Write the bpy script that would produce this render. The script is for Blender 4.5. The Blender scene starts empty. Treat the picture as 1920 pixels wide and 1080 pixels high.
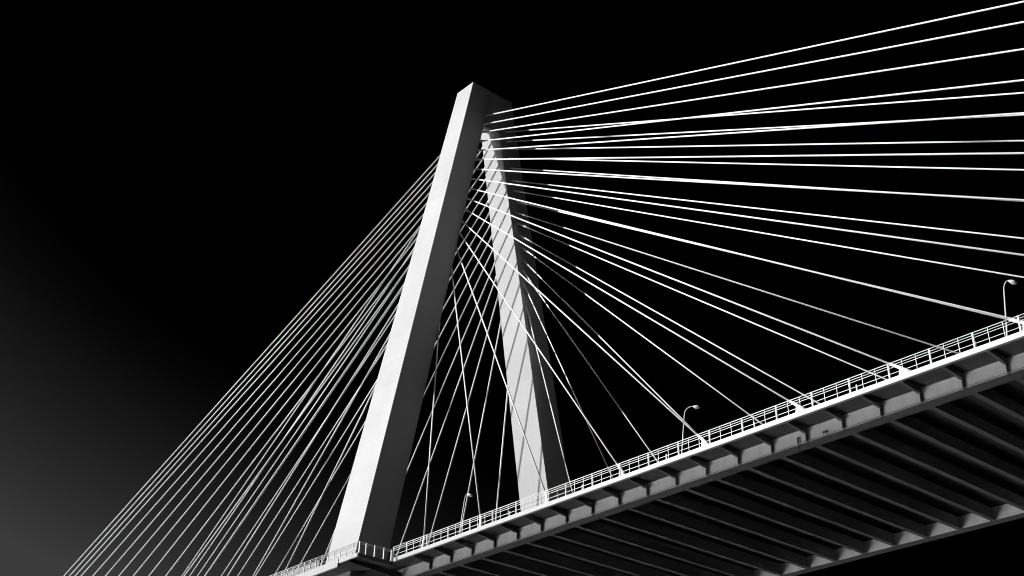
import bpy, bmesh, math, random
from mathutils import Vector, Matrix
random.seed(4)
sc = bpy.context.scene
COL = sc.collection
R = math.radians

# ------------------------------------------------------------------ settings
try:
    sc.render.engine = 'CYCLES'
    sc.cycles.use_denoising = True
    sc.cycles.blur_glossy = 0.0
    sc.cycles.filter_width = 1.05
    sc.cycles.max_bounces = 6
    sc.cycles.sample_clamp_indirect = 4.0
except Exception:
    pass
sc.view_settings.view_transform = 'Standard'
sc.view_settings.look = 'None'
sc.view_settings.gamma = 1
sc.view_settings.exposure = 0.38
sc.view_settings.use_curve_mapping = False

SUN_AZ, SUN_EL = 35.0, 30.5          # light travels towards +x,+y

# ------------------------------------------------------------------ sky (black and white, deep red filter)
w = bpy.data.worlds.new("World"); sc.world = w; w.use_nodes = True
nt = w.node_tree; bg = nt.nodes['Background']
sky = nt.nodes.new('ShaderNodeTexSky'); sky.sky_type = 'NISHITA'; sky.sun_disc = False
sky.sun_elevation = R(SUN_EL); sky.sun_rotation = R(180 + SUN_AZ)
sep = nt.nodes.new('ShaderNodeSeparateColor')
nt.links.new(sky.outputs[0], sep.inputs[0])
def wm(op, a, b):
    n = nt.nodes.new('ShaderNodeMath'); n.operation = op
    nt.links.new(a, n.inputs[0]); n.inputs[1].default_value = b
    return n.outputs[0]
v = wm('SUBTRACT', sep.outputs[0], 1.40)
v = wm('MAXIMUM', v, 0.0)
v = wm('POWER', v, 1.6)
v = wm('MULTIPLY', v, 0.58)
v = wm('MINIMUM', v, 0.34)
# the filtered sky is only pale on the sun's side of the horizon
geo = nt.nodes.new('ShaderNodeTexCoord')
dt = nt.nodes.new('ShaderNodeVectorMath'); dt.operation = 'DOT_PRODUCT'
nt.links.new(geo.outputs['Generated'], dt.inputs[0])
_a, _e = R(SUN_AZ), R(SUN_EL)
dt.inputs[1].default_value = (-math.sin(_a)*math.cos(_e), -math.cos(_a)*math.cos(_e), math.sin(_e))
sm = nt.nodes.new('ShaderNodeMapRange'); sm.interpolation_type = 'SMOOTHSTEP'
sm.inputs['From Min'].default_value = -0.06; sm.inputs['From Max'].default_value = 0.32
nt.links.new(dt.outputs['Value'], sm.inputs['Value'])
mu = nt.nodes.new('ShaderNodeMath'); mu.operation = 'MULTIPLY'
nt.links.new(v, mu.inputs[0]); nt.links.new(sm.outputs[0], mu.inputs[1]); v = mu.outputs[0]
nt.links.new(v, bg.inputs[0]); bg.inputs[1].default_value = 0.1

sd = bpy.data.lights.new('sun', 'SUN'); sd.energy = 5.0; sd.angle = R(0.5); sd.color = (1, 1, 1)
so = bpy.data.objects.new('sun', sd); COL.objects.link(so)
a, e = R(SUN_AZ), R(SUN_EL)
dirv = Vector((math.sin(a)*math.cos(e), math.cos(a)*math.cos(e), -math.sin(e)))
so.rotation_euler = dirv.to_track_quat('-Z', 'Y').to_euler()
so.location = (-200, -300, 300)

# ------------------------------------------------------------------ camera (solved from the photograph)
cd = bpy.data.cameras.new('camera'); cam = bpy.data.objects.new('camera', cd); COL.objects.link(cam)
cam.location = (105.4825, -106.0207, -44.9754)
YAW, PIT, ROL = 0.87218875, 2.0773969, 0.02690456
cam.rotation_mode = 'QUATERNION'
cam.rotation_quaternion = (Matrix.Rotation(YAW, 3, 'Z') @ Matrix.Rotation(PIT, 3, 'X') @ Matrix.Rotation(ROL, 3, 'Z')).to_quaternion()
cd.sensor_width = 36.0; cd.lens = 36.0*2410.1978/1920
cd.clip_start = 0.5; cd.clip_end = 40000
sc.camera = cam

# ------------------------------------------------------------------ materials
def grey_mat(name, val, rough=0.6, var=0.06, scale=0.35, fine=0.0, spec=0.4, bump=0.0, stretch=(1, 1, 1), lift=None, streak=0.0):
    m = bpy.data.materials.new(name); m.use_nodes = True
    t = m.node_tree; b = t.nodes['Principled BSDF']
    b.inputs['Roughness'].default_value = rough
    b.inputs['Specular IOR Level'].default_value = spec
    tc = t.nodes.new('ShaderNodeTexCoord'); mp = t.nodes.new('ShaderNodeMapping')
    mp.inputs['Scale'].default_value = stretch
    t.links.new(tc.outputs['Object'], mp.inputs['Vector'])
    n = t.nodes.new('ShaderNodeTexNoise'); n.inputs['Scale'].default_value = scale
    n.inputs['Detail'].default_value = 6; n.inputs['Roughness'].default_value = 0.62
    t.links.new(mp.outputs[0], n.inputs['Vector'])
    mr = t.nodes.new('ShaderNodeMapRange')
    mr.inputs['From Min'].default_value = 0.3; mr.inputs['From Max'].default_value = 0.7
    mr.inputs['To Min'].default_value = val*(1-var); mr.inputs['To Max'].default_value = val*(1+var*0.5)
    t.links.new(n.outputs['Fac'], mr.inputs['Value'])
    out = mr.outputs[0]
    if streak:
        ms = t.nodes.new('ShaderNodeMapping'); ms.inputs['Scale'].default_value = (0.9, 0.9, 0.035)
        t.links.new(tc.outputs['Object'], ms.inputs['Vector'])
        ns = t.nodes.new('ShaderNodeTexNoise'); ns.inputs['Scale'].default_value = 1.3; ns.inputs['Detail'].default_value = 4
        t.links.new(ms.outputs[0], ns.inputs['Vector'])
        m2 = t.nodes.new('ShaderNodeMapRange'); m2.inputs['From Min'].default_value = 0.35; m2.inputs['From Max'].default_value = 0.6
        m2.inputs['To Min'].default_value = 1-streak; m2.inputs['To Max'].default_value = 1
        t.links.new(ns.outputs['Fac'], m2.inputs['Value'])
        mu = t.nodes.new('ShaderNodeMath'); mu.operation = 'MULTIPLY'
        t.links.new(out, mu.inputs[0]); t.links.new(m2.outputs[0], mu.inputs[1]); out = mu.outputs[0]
    if lift:
        # faint horizontal pour joints every `lift` metres
        sx = t.nodes.new('ShaderNodeSeparateXYZ'); t.links.new(tc.outputs['Object'], sx.inputs[0])
        d = t.nodes.new('ShaderNodeMath'); d.operation = 'DIVIDE'; d.inputs[1].default_value = lift
        t.links.new(sx.outputs['Z'], d.inputs[0])
        f = t.nodes.new('ShaderNodeMath'); f.operation = 'FRACT'; t.links.new(d.outputs[0], f.inputs[0])
        g = t.nodes.new('ShaderNodeMath'); g.operation = 'LESS_THAN'; g.inputs[1].default_value = 0.012
        t.links.new(f.outputs[0], g.inputs[0])
        k = t.nodes.new('ShaderNodeMath'); k.operation = 'MULTIPLY_ADD'; k.inputs[1].default_value = -0.10; k.inputs[2].default_value = 1.0
        t.links.new(g.outputs[0], k.inputs[0])
        # each pour a touch different
        fl = t.nodes.new('ShaderNodeMath'); fl.operation = 'FLOOR'; t.links.new(d.outputs[0], fl.inputs[0])
        wn = t.nodes.new('ShaderNodeTexWhiteNoise'); wn.noise_dimensions = '1D'; t.links.new(fl.outputs[0], wn.inputs['W'])
        k2 = t.nodes.new('ShaderNodeMath'); k2.operation = 'MULTIPLY_ADD'; k2.inputs[1].default_value = 0.05; k2.inputs[2].default_value = 0.96
        t.links.new(wn.outputs['Value'], k2.inputs[0])
        for s in (k.outputs[0], k2.outputs[0]):
            mu = t.nodes.new('ShaderNodeMath'); mu.operation = 'MULTIPLY'
            t.links.new(out, mu.inputs[0]); t.links.new(s, mu.inputs[1]); out = mu.outputs[0]
    t.links.new(out, b.inputs['Base Color'])
    if bump:
        bp = t.nodes.new('ShaderNodeBump'); bp.inputs['Strength'].default_value = bump; bp.inputs['Distance'].default_value = 0.05
        nb = t.nodes.new('ShaderNodeTexNoise'); nb.inputs['Scale'].default_value = 3.0; nb.inputs['Detail'].default_value = 5
        t.links.new(tc.outputs['Object'], nb.inputs['Vector'])
        t.links.new(nb.outputs['Fac'], bp.inputs['Height']); t.links.new(bp.outputs[0], b.inputs['Normal'])
    return m

M_CONC = grey_mat('pylon concrete', 0.445, 0.75, 0.11, 0.10, spec=0.25, bump=0.0, lift=4.2, streak=0.015)
M_CABLE = grey_mat('white cable sheath', 0.90, 0.35, 0.04, 0.3, spec=0.5)
M_WHITE = grey_mat('white painted steel', 0.40, 0.45, 0.05, 0.5, spec=0.4, streak=0.06)
M_RAIL = grey_mat('white rail paint', 0.74, 0.4, 0.05, 1.5, spec=0.4)
M_WEB = grey_mat('pale grey girder paint', 0.88, 0.55, 0.10, 0.7, spec=0.3, streak=0.10)
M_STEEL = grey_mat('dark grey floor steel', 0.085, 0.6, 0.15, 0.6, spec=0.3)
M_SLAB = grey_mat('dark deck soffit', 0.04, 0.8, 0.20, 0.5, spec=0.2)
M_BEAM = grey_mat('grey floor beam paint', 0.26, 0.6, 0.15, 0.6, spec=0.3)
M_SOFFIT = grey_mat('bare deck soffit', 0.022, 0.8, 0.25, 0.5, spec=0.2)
M_ASPH = grey_mat('asphalt', 0.05, 0.9, 0.2, 3.0, spec=0.2)
M_MESH = grey_mat('grey perforated screen', 0.22, 0.6, 0.12, 6.0, spec=0.3)
M_LAMPGLASS = grey_mat('lamp lens', 0.75, 0.2, 0.02, 1.0, spec=0.5)
M_BOX = grey_mat('dark equipment paint', 0.08, 0.5, 0.1, 2.0)

def water_mat():
    m = bpy.data.materials.new('water'); m.use_nodes = True
    t = m.node_tree; b = t.nodes['Principled BSDF']
    b.inputs['Base Color'].default_value = (0.010, 0.010, 0.0105, 1)
    b.inputs['Roughness'].default_value = 0.22
    b.inputs['IOR'].default_value = 3.0
    b.inputs['Specular IOR Level'].default_value = 1.0
    tc = t.nodes.new('ShaderNodeTexCoord'); n = t.nodes.new('ShaderNodeTexNoise')
    n.inputs['Scale'].default_value = 0.12; n.inputs['Detail'].default_value = 8
    t.links.new(tc.outputs['Object'], n.inputs['Vector'])
    bp = t.nodes.new('ShaderNodeBump'); bp.inputs['Strength'].default_value = 0.05; bp.inputs['Distance'].default_value = 1.0
    t.links.new(n.outputs['Fac'], bp.inputs['Height']); t.links.new(bp.outputs[0], b.inputs['Normal'])
    return m
M_WATER = water_mat()

# ------------------------------------------------------------------ mesh helpers
class MB:
    def __init__(self): self.v = []; self.f = []
    def quadbox(self, p):                       # 8 points: bottom ring 0-3, top ring 4-7
        k = len(self.v); self.v += [Vector(q) for q in p]
        self.f += [tuple(k+i for i in f) for f in ((3,2,1,0),(4,5,6,7),(0,1,5,4),(1,2,6,5),(2,3,7,6),(3,0,4,7))]
        return self
    def box(self, x0, x1, y0, y1, z0, z1):
        return self.quadbox([(x0,y0,z0),(x1,y0,z0),(x1,y1,z0),(x0,y1,z0),(x0,y0,z1),(x1,y0,z1),(x1,y1,z1),(x0,y1,z1)])
    def prism_x(self, poly, x0, x1):            # polygon in (y,z), extruded along x
        k = len(self.v); n = len(poly)
        self.v += [Vector((x0,y,z)) for y,z in poly] + [Vector((x1,y,z)) for y,z in poly]
        self.f += [tuple(range(k+n-1, k-1, -1)), tuple(range(k+n, k+2*n))]
        for i in range(n):
            j = (i+1) % n; self.f.append((k+i, k+j, k+n+j, k+n+i))
        return self
    def tube(self, pts, rad, n=10):             # rad: number or list
        pts = [Vector(q) for q in pts]
        rads = rad if isinstance(rad, (list, tuple)) else [rad]*len(pts)
        k = len(self.v); prev = None
        for i, q in enumerate(pts):
            d = (pts[min(i+1, len(pts)-1)] - pts[max(i-1, 0)]).normalized()
            if prev is None:
                u = d.cross(Vector((0,0,1)) if abs(d.z) < .9 else Vector((1,0,0))).normalized()
            else:
                u = (prev - d*prev.dot(d)).normalized()
            prev = u; w_ = d.cross(u)
            for j in range(n):
                an = 2*math.pi*j/n
                self.v.append(q + (u*math.cos(an) + w_*math.sin(an))*rads[i])
        for i in range(len(pts)-1):
            for j in range(n):
                j2 = (j+1) % n
                self.f.append((k+i*n+j, k+i*n+j2, k+(i+1)*n+j2, k+(i+1)*n+j))
        self.f.append(tuple(k+j for j in range(n-1, -1, -1)))
        self.f.append(tuple(k+(len(pts)-1)*n+j for j in range(n)))
        return self
    def build(self, name, mat, parent=None, smooth=False, bevel=0.0):
        off = parent_world(parent) if parent else Vector((0,0,0))
        me = bpy.data.meshes.new(name)
        me.from_pydata([q-off for q in self.v], [], self.f); me.update()
        bm = bmesh.new(); bm.from_mesh(me); bmesh.ops.recalc_face_normals(bm, faces=bm.faces)
        if bevel:
            bmesh.ops.bevel(bm, geom=list(bm.edges), offset=bevel, segments=2, affect='EDGES', clamp_overlap=True)
        bm.to_mesh(me); bm.free()
        if smooth:
            for pl in me.polygons: pl.use_smooth = len(pl.vertices) == 4
        me.materials.append(mat)
        o = bpy.data.objects.new(name, me); COL.objects.link(o)
        if parent: o.parent = parent
        return o
def parent_world(o):
    p = Vector(o.location)
    while o.parent: o = o.parent; p += Vector(o.location)
    return p
def thing(name, label, cat, loc=(0,0,0), group=None):
    o = bpy.data.objects.new(name, None); COL.objects.link(o); o.location = loc
    o.empty_display_size = 1.0
    o['label'] = label; o['category'] = cat
    if group: o['group'] = group
    return o
def copy_part(o, parent, off):
    c = o.copy(); COL.objects.link(c); c.parent = parent; c.location = Vector(o.location)+Vector(off)
    for ch in list(o.children):
        d = ch.copy(); COL.objects.link(d); d.parent = c
    return c
def ordinal(n):
    return ['lowest','second lowest','third lowest','fourth lowest','fifth lowest','sixth lowest','seventh lowest','eighth lowest',
            'eighth highest','seventh highest','sixth highest','fifth highest','fourth highest','third highest','second highest','highest'][n-1]

# ------------------------------------------------------------------ water
wz = -47.0
wtr = MB(); wtr.v = [Vector(q) for q in ((-9000,-9000,wz),(9000,-9000,wz),(9000,9000,wz),(-9000,9000,wz))]; wtr.f = [(0,1,2,3)]
wo = wtr.build('water', M_WATER); wo['kind'] = 'structure'; wo['label'] = 'dark rippled water far below the bridge deck'

# ------------------------------------------------------------------ pylon
XP, W0, H, TO, TI, KO, KI, WK = -29.132, 2.045, 85.972, 4.090, 0.286, 0.1928, 0.1807, 0.0158
def leg_pt(s, sx, outer, z, off=0.0):
    ww = W0 + WK*(H-z)
    y = (TO+KO*(H-z)) if outer else (TI+KI*(H-z))
    return Vector((XP+sx*ww, s*(y+off), z))
pyl = thing('bridge_pylon', 'tall white concrete A shaped pylon with two legs joined at the peak', 'bridge pylon', (XP, 0, wz))
def leg_mesh(s, z0, z1, n=14):
    m = MB(); k = 0
    zs = [z0+(z1-z0)*i/n for i in range(n+1)]
    for z in zs:
        m.v += [leg_pt(s,-1,True,z), leg_pt(s,1,True,z), leg_pt(s,1,False,z), leg_pt(s,-1,False,z)]
    for i in range(n):
        for j in range(4):
            j2 = (j+1) % 4; m.f.append((4*i+j, 4*i+j2, 4*i+4+j2, 4*i+4+j))
    m.f += [(3,2,1,0), tuple(4*n+j for j in range(4))]
    return m
for s in (-1, 1):
    leg_mesh(s, wz-3, H).build('leg', M_CONC, pyl)
# closing block between the legs at the peak
zc = 81.2
cap = MB(); ww0 = W0+WK*(H-zc)-0.06; ww1 = W0-0.06
y0 = TI+KI*(H-zc)-0.0; y1 = TI
cap.quadbox([(XP-ww0,-y0,zc),(XP+ww0,-y0,zc),(XP+ww0,y0,zc),(XP-ww0,y0,zc),(XP-ww1,-y1,H-.02),(XP+ww1,-y1,H-.02),(XP+ww1,y1,H-.02),(XP-ww1,y1,H-.02)])
cap.build('peak_block', M_CONC, pyl)
hb = MB(); za = 78.3; wa, wb = W0+WK*(H-za)-0.06, W0+WK*(H-zc)-0.06; ya, yb = TI+KI*(H-za), TI+KI*(H-zc)  # added filler: its dark face stands in for shade below the peak block
hb.quadbox([(XP+1.6,-ya,za),(XP+wa,-ya,za),(XP+wa,ya,za),(XP+1.6,ya,za),(XP+1.6,-yb,zc-.003),(XP+wb,-yb,zc-.003),(XP+wb,yb,zc-.003),(XP+1.6,yb,zc-.003)])
hb.build('shade_filler', M_CONC, pyl)
zb = -5.5
cb = MB().box(XP-2.6, XP+2.6, -(TI+KI*(H+5))+.2, (TI+KI*(H+5))-.2, zb, -1.4)
cb.build('crossbeam', M_CONC, pyl)

# ------------------------------------------------------------------ deck
DX0, DX1 = -215.0, 190.0
F, ZT, ZB = 18.75, 1.52, 1.05
GX = 15.4
deck = thing('bridge_deck', 'long bridge deck on dark floor beams with white edge and pale girders', 'bridge deck', (XP, 0, 0))
NOTCH0, NOTCH1 = XP-4.9, XP+4.9
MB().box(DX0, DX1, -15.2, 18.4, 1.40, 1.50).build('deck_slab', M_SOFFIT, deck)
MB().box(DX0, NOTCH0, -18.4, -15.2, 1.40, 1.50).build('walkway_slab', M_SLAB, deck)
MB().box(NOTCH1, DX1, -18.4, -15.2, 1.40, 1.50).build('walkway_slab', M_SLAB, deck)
MB().box(DX0, DX1, -13.9, 13.9, 1.504, 1.60).build('road_surface', M_ASPH, deck)
# white edge beams
MB().prism_x([(-F,ZB),(-18.40,ZB),(-18.40,ZT),(-F,ZT)], -19.58, DX1).build('edge_beam', M_WHITE, deck)
MB().prism_x([(-F,ZB),(-18.40,ZB),(-18.40,ZT),(-F,ZT)], DX0, -66).build('edge_beam', M_WHITE, deck)
MB().prism_x([(F,ZB),(18.40,ZB),(18.40,ZT),(F,ZT)], DX0, DX1).build('edge_beam', M_WHITE, deck)
# edge girders (web > flanges, conduit)
for s in (-1, 1):
    if s < 0:
        yw0, yw1, yf0, yf1 = -15.42, -15.38, -15.52, -14.25
    else:
        yw0, yw1, yf0, yf1 = 15.38, 15.42, 15.30, 16.45
    g = MB().box(DX0, DX1, yw0, yw1, 0.0, 1.40).build('edge_girder', M_WEB, deck)
    MB().box(DX0, DX1, yf0, yf1, -0.06, -0.003).build('bottom_flange', M_STEEL, g)
    MB().box(DX0, DX1, yw0-.17 if s < 0 else yw0-.17, yw0-.003, 1.30, 1.34).build('longitudinal_stiffener', M_WEB, g)
    if s < 0:
        MB().tube([(DX0+60,-15.72,0.02),(DX1-40,-15.72,0.02)], 0.035, 8).build('conduit', M_WHITE, g, smooth=True)
# floor beams and cantilever brackets every four metres
i0, i1 = -20, 40
def beam(i):
    x = 4.0*i
    return MB().box(x-.015, x+.015, -15.37, 15.37, 0.05, 1.395)
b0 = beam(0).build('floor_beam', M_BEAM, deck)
MB().box(-.27, .27, -14.24, 15.29, 0.0, 0.047).build('flange', M_STEEL, b0)
def bracket_mb(x):
    m = MB()
    m.prism_x([(-15.43,.01),(-15.76,.01),(-15.76,.80),(-18.38,1.06),(-18.38,1.395),(-15.43,1.395)], x-.02, x+.02)
    return m
k0 = bracket_mb(0).build('bracket', M_STEEL, deck)
fl = MB(); fl.prism_x([(-15.765,.78),(-18.36,1.038),(-18.36,1.058),(-15.765,.80)], -.13, .13); fl.build('bracket_flange', M_STEEL, k0)
fb0 = MB().prism_x([(15.43,.01),(15.76,.01),(15.76,.80),(18.38,1.06),(18.38,1.395),(15.43,1.395)], -.02, .02).build('bracket', M_STEEL, deck)
for i in range(i0, i1+1):
    if i == 0: continue
    copy_part(b0, deck, (4*i,0,0))
    if not (NOTCH0-6 < 4*i < NOTCH1+6):
        if i <= 28: copy_part(k0, deck, (4*i,0,0))
for i in range(-2, 29):
    if i: copy_part(fb0, deck, (4*i,0,0))
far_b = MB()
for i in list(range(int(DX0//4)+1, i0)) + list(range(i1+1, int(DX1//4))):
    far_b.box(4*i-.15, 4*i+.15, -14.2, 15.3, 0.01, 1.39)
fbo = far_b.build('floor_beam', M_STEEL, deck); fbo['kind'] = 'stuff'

# platform that carries the deck edge round the outside of the near leg
PX1, PX0, PY = -19.58, -66.0, -23.63
plat = MB()
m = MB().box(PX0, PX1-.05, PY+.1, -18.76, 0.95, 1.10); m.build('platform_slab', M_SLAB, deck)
m = MB().box(-23.6, PX1, PY-.15, PY+.09, 0.66, 1.14); m.build('platform_edge', M_WHITE, deck)
m = MB().box(PX0, -23.604, PY-.18, PY+.09, 0.28, 1.16); m.build('platform_edge', M_WHITE, deck)
m = MB().box(PX1-.08, PX1+.0, PY+.094, -18.76, 0.62, 1.10); m.build('platform_end_beam', M_STEEL, deck)
for q in range(6):
    x = -26.0-4.0*q
    if abs(x-XP) < 4.2: continue
    MB().prism_x([(PY+.1,.6),(-15.5,.1),(-15.5,.945),(PY+.1,.945)], x-.05, x+.05).build('platform_bracket', M_STEEL, deck)
MB().prism_x([(PY+.1,.62),(-15.5,.1),(-15.5,.945),(PY+.1,.945)], -22.0, -21.9).build('platform_bracket', M_STEEL, deck)

# small fittings on the near girder
t = thing('junction_box', 'small dark box on a bent stand fixed beside the pale girder web', 'junction box', (41.9,-15.8,0.0))
MB().box(41.75, 42.30, -15.70, -15.45, 0.32, 0.46).build('housing', M_BOX, t, bevel=.03)
MB().tube([(41.8,-15.62,-.05),(41.8,-15.62,.32)], .02, 8).build('post', M_BOX, t)
MB().tube([(42.22,-15.62,-.05),(42.22,-15.62,.32)], .04, 8).build('post', M_BOX, t)
t = MB().tube([(39.0,-15.62,-.3),(39.0,-15.62,.55),(39.0,-15.5,.75)], .09, 10).build('drain_pipe', M_BOX, smooth=True)
t['label'] = 'short dark drain pipe on the pale girder web beside the junction box'; t['category'] = 'pipe'

# ------------------------------------------------------------------ railings
def rail_run(root, P0, P1, z0, z1, hs, rr=0.029, lean=(0,0)):
    P0 = Vector(P0); P1 = Vector(P1)
    for n, h in enumerate(hs):
        q = Vector((lean[0]*h, lean[1]*h, 0))
        m = MB().tube([Vector((P0.x,P0.y,z0+h))+q, Vector((P1.x,P1.y,z0+h))+q], rr*(1.25 if n == 0 else 1), 8)
        m.build('top_rail' if n == 0 else 'rail', M_RAIL, root, smooth=True)
HS = (1.375, 1.15, 0.93, 0.41)
rl = thing('bridge_railing', 'long white four bar railing along the near deck edge right of the pylon', 'railing', (20,-F+.15,ZT))
YR = -F+.14
LEAN = -0.05
rail_run(rl, (PX1, YR, 0), (104, YR, 0), ZT, 0, HS, lean=(0, LEAN))
def post(root, x, y, z, h, thick, ly=0.0, lx=0.0):
    m = MB()
    if thick:
        for dx in (-.045, .045):
            m.quadbox([(x+dx-.022,y-.06,z),(x+dx+.022,y-.06,z),(x+dx+.022,y+.06,z),(x+dx-.022,y+.06,z),
                       (x+dx-.022,y-.05+ly*h,z+h),(x+dx+.022,y-.05+ly*h,z+h),(x+dx+.022,y+.05+ly*h,z+h),(x+dx-.022,y+.05+ly*h,z+h)])
        m.box(x-.12, x+.12, y-.09, y+.09, z-.005, z+.03)
    else:
        r = .021
        m.quadbox([(x-r,y-r,z),(x+r,y-r,z),(x+r,y+r,z),(x-r,y+r,z),(x-r,y-r+ly*h,z+h),(x+r,y-r+ly*h,z+h),(x+r,y+r+ly*h,z+h),(x-r,y+r+ly*h,z+h)])
    return m.build('post', M_RAIL, root)
xs = [PX1+.08]; 
tp = post(rl, 27.15, YR, ZT+.002, 1.40, True, LEAN)
sp = post(rl, 27.15+4/3, YR, ZT+.002, 1.36, False, LEAN)
post(rl, PX1+.08, YR, ZT+.002, 1.40, True, LEAN)
for n in range(-11, 20):
    x = 27.15+4.0*n
    if n != 0 and x > PX1+.4: copy_part(tp, rl, (4.0*n,0,0))
    if n != 0: copy_part(sp, rl, (4.0*n,0,0)) if x+1.33 > PX1+.3 else None
    if x+2.67 > PX1+.3: copy_part(sp, rl, (4.0*n+4/3,0,0))
bo = None
for x in (-.7, 11.2, 23.4, 34.7, 46.3, 58.0):
    if bo is None:
        bo = MB().box(x-.05, x+.05, -16.35, -16.25, 1.504, 3.35).build('marker_post', M_RAIL, rl); bx = x
    else: copy_part(bo, rl, (x-bx,0,0))

pr = thing('platform_railing', 'white railing with grey screen panels wrapping the platform at the near leg', 'railing', (PX1,PY,1.14))
ZP = 1.17
rail_run(pr, (PX1-.04, PY+.02, 0), (-64, PY+.02, 0), ZP, 0, (1.36, 1.16, .95, .45), rr=.03)
for (za, zb_) in ((.12, .42), (.48, .90)):
    MB().box(-64, -28.2, PY+.05, PY+.065, ZP+za, ZP+zb_).build('screen', M_MESH, pr)
for h in (1.32, 1.12):
    MB().tube([(PX1-.04, PY+.05, ZP+h), (PX1-.04, -18.9, ZP+h)], .03, 8).build('rail', M_RAIL, pr, smooth=True)
for y, r in ((PY+.03,.06),(-22.65,.06),(-21.37,.10),(-20.05,.06),(-18.92,.08)):
    MB().box(PX1-.06, PX1+.12, y-r*.55, y+r*.55, ZP-.04, ZP+1.36).build('post', M_RAIL, pr)
MB().tube([(-23.6, PY-.2, .2), (-23.6, PY-.2, 1.3)], .07, 10).build('post', M_RAIL, pr, smooth=True)
for n in range(28):
    x = PX1-1.33*(n+1)
    if x < -63: break
    MB().box(x-.04, x+.04, PY-.03, PY+.045, ZP-.02, ZP+1.36).build('post', M_RAIL, pr)

# ------------------------------------------------------------------ stay cables
ZN = [39.33,49.35,53.34,56.2,58.47,60.89,63.02,65.07,67.03,69.02,71.03,72.95,74.9,76.86,78.61,80.5]
XM = [-17.98,-6.65,5.2,17.1,28.83,40.73,52.17,64.08,75.34,86.5,97.94,109.33,119.85,130.95,141.93,149.86]
XF = [-18.61,-7.05,4.73,16.58,28.54,39.75,51.77,63.44,75.0,86.1,97.2,108.6,119.2,130.2,141.2,149.5]
ZFs = [48.08,51.99,54.53,56.58,58.8,60.83,62.85,64.78,66.8,68.66,70.43,72.7,74.5,76.15,77.55,79.37]
OFFF = [0.8,1.0,1.2,1.4,1.45,1.45,1.55,1.55,1.6,1.55,1.45,1.5,1.5,1.5,1.5,1.5]
XB = [-43.09-11.176*k if k <= 12 else -43.09-11.176*12-5.0*(k-12) for k in range(16)]
FA, ZA = 15.36, 2.5
RC = 0.096
def stay(A, Q, label, group, sgn):
    d = (A-Q).normalized()                       # up the cable
    base = Vector((Q.x, Q.y, 1.504))
    t = thing('stay_cable', label, 'stay cable', base, group)
    Q0 = Q - d*((Q.z-1.9)/d.z)
    MB().tube([Q0, A+d*0.6], RC if sgn > 0 else 0.112, 12).build('cable', M_CABLE, t, smooth=True)
    up = lambda z: Q + d*((z-Q.z)/d.z)
    # guide pipe and splayed anchor foot on the deck edge
    p0, p1, p2 = up(3.0), up(4.1), up(4.9)
    MB().tube([p0, p1, p2], [.18,.16,.12], 12).build('guide_pipe', M_CABLE, t, smooth=True)
    c0 = up(2.5); c1 = up(4.0); a0 = 0.62; a1 = .17
    ft = MB()
    xa, xb = (c1.x-.28, c0.x+.35) if c0.x > c1.x else (c0.x-.35, c1.x+.28)
    ft.quadbox([(xa,c0.y-.3,1.504),(xb,c0.y-.3,1.504),(xb,c0.y+.3,1.504),(xa,c0.y+.3,1.504),
                (c1.x-a1,c1.y-.16,c1.z),(c1.x+a1,c1.y-.16,c1.z),(c1.x+a1,c1.y+.16,c1.z),(c1.x-a1,c1.y+.16,c1.z)])
    ft.build('anchor_foot', M_WHITE, t, bevel=.03)
    MB().tube([A+d*.5, A-d*1.3], [.17,.15], 12).build('pylon_socket', M_CABLE, t, smooth=True)
for k in range(16):
    o = ordinal(k+1)
    stay(leg_pt(-1,1,False,ZN[k],0.02), Vector((XM[k],-FA,ZA)),
         f'white stay fanning right from near leg to near deck edge, {o} of its fan', 'stays from near leg to the right', 1)
    stay(leg_pt(1,1,False,ZFs[k],OFFF[k]), Vector((XF[k],FA,ZA)),
         f'white stay going right off the far leg\'s dark face, {o} of its fan', 'stays from far leg to the right', 1)
    stay(leg_pt(-1,-1,False,ZN[k],0.55), Vector((XB[k],-FA,ZA)),
         f'white stay running left from the near leg\'s back, {o} of its fan', 'stays from near leg to the left', -1)
    stay(leg_pt(1,-1,False,ZN[k],0.55), Vector((XB[k],FA,ZA)),
         f'white stay running left from the far leg behind the near leg, {o}', 'stays from far leg to the left', -1)

# ------------------------------------------------------------------ street lamps
def lamp(x, y, hgt, reach, label):
    t = thing('street_lamp', label, 'street lamp', (x,y,1.604), 'street lamps along the near carriageway edge')
    lx, ly = 0.06, 0.085
    P = lambda h: Vector((x+lx*h, y+ly*h, 1.604+h))
    MB().tube([P(0), P(hgt*.5), P(hgt)], [.085,.065,.05], 12).build('pole', M_RAIL, t, smooth=True)
    MB().tube([P(0), P(.5)], .15, 12).build('base', M_RAIL, t, smooth=True)
    top = P(hgt); pts = []
    for i in range(11):
        u = math.pi*0.60*i/10; g = reach*(1-math.cos(u))
        pts.append(top + Vector((0.10*math.sin(u)+.82*g, .57*g, 0.80*math.sin(u))))
    MB().tube(pts, .042, 10).build('arm', M_RAIL, t, smooth=True)
    d = (pts[-1]-pts[-2]).normalized(); e_ = pts[-1]
    hd = MB().tube([e_-d*.1, e_+d*.06, e_+d*.25, e_+d*.48, e_+d*.62], [.05,.14,.19,.16,.05], 12).build('lamp_head', M_RAIL, t, smooth=True)
    c = e_+d*.30+Vector((0,0,-.11))
    MB().tube([c-d*.16, c, c+d*.16], [.08,.11,.07], 10).build('lens', M_LAMPGLASS, hd, smooth=True)
lamp(23.65, -14.6, 6.55, 0.72, 'slim white street lamp with curved arm, middle of the deck edge')
lamp(59.75, -14.6, 6.6, 0.36, 'slim white street lamp with curved arm, at the right end of the deck')
lamp(-12.3, -14.6, 6.45, 0.30, 'slim white street lamp with curved arm, between the two pylon legs')
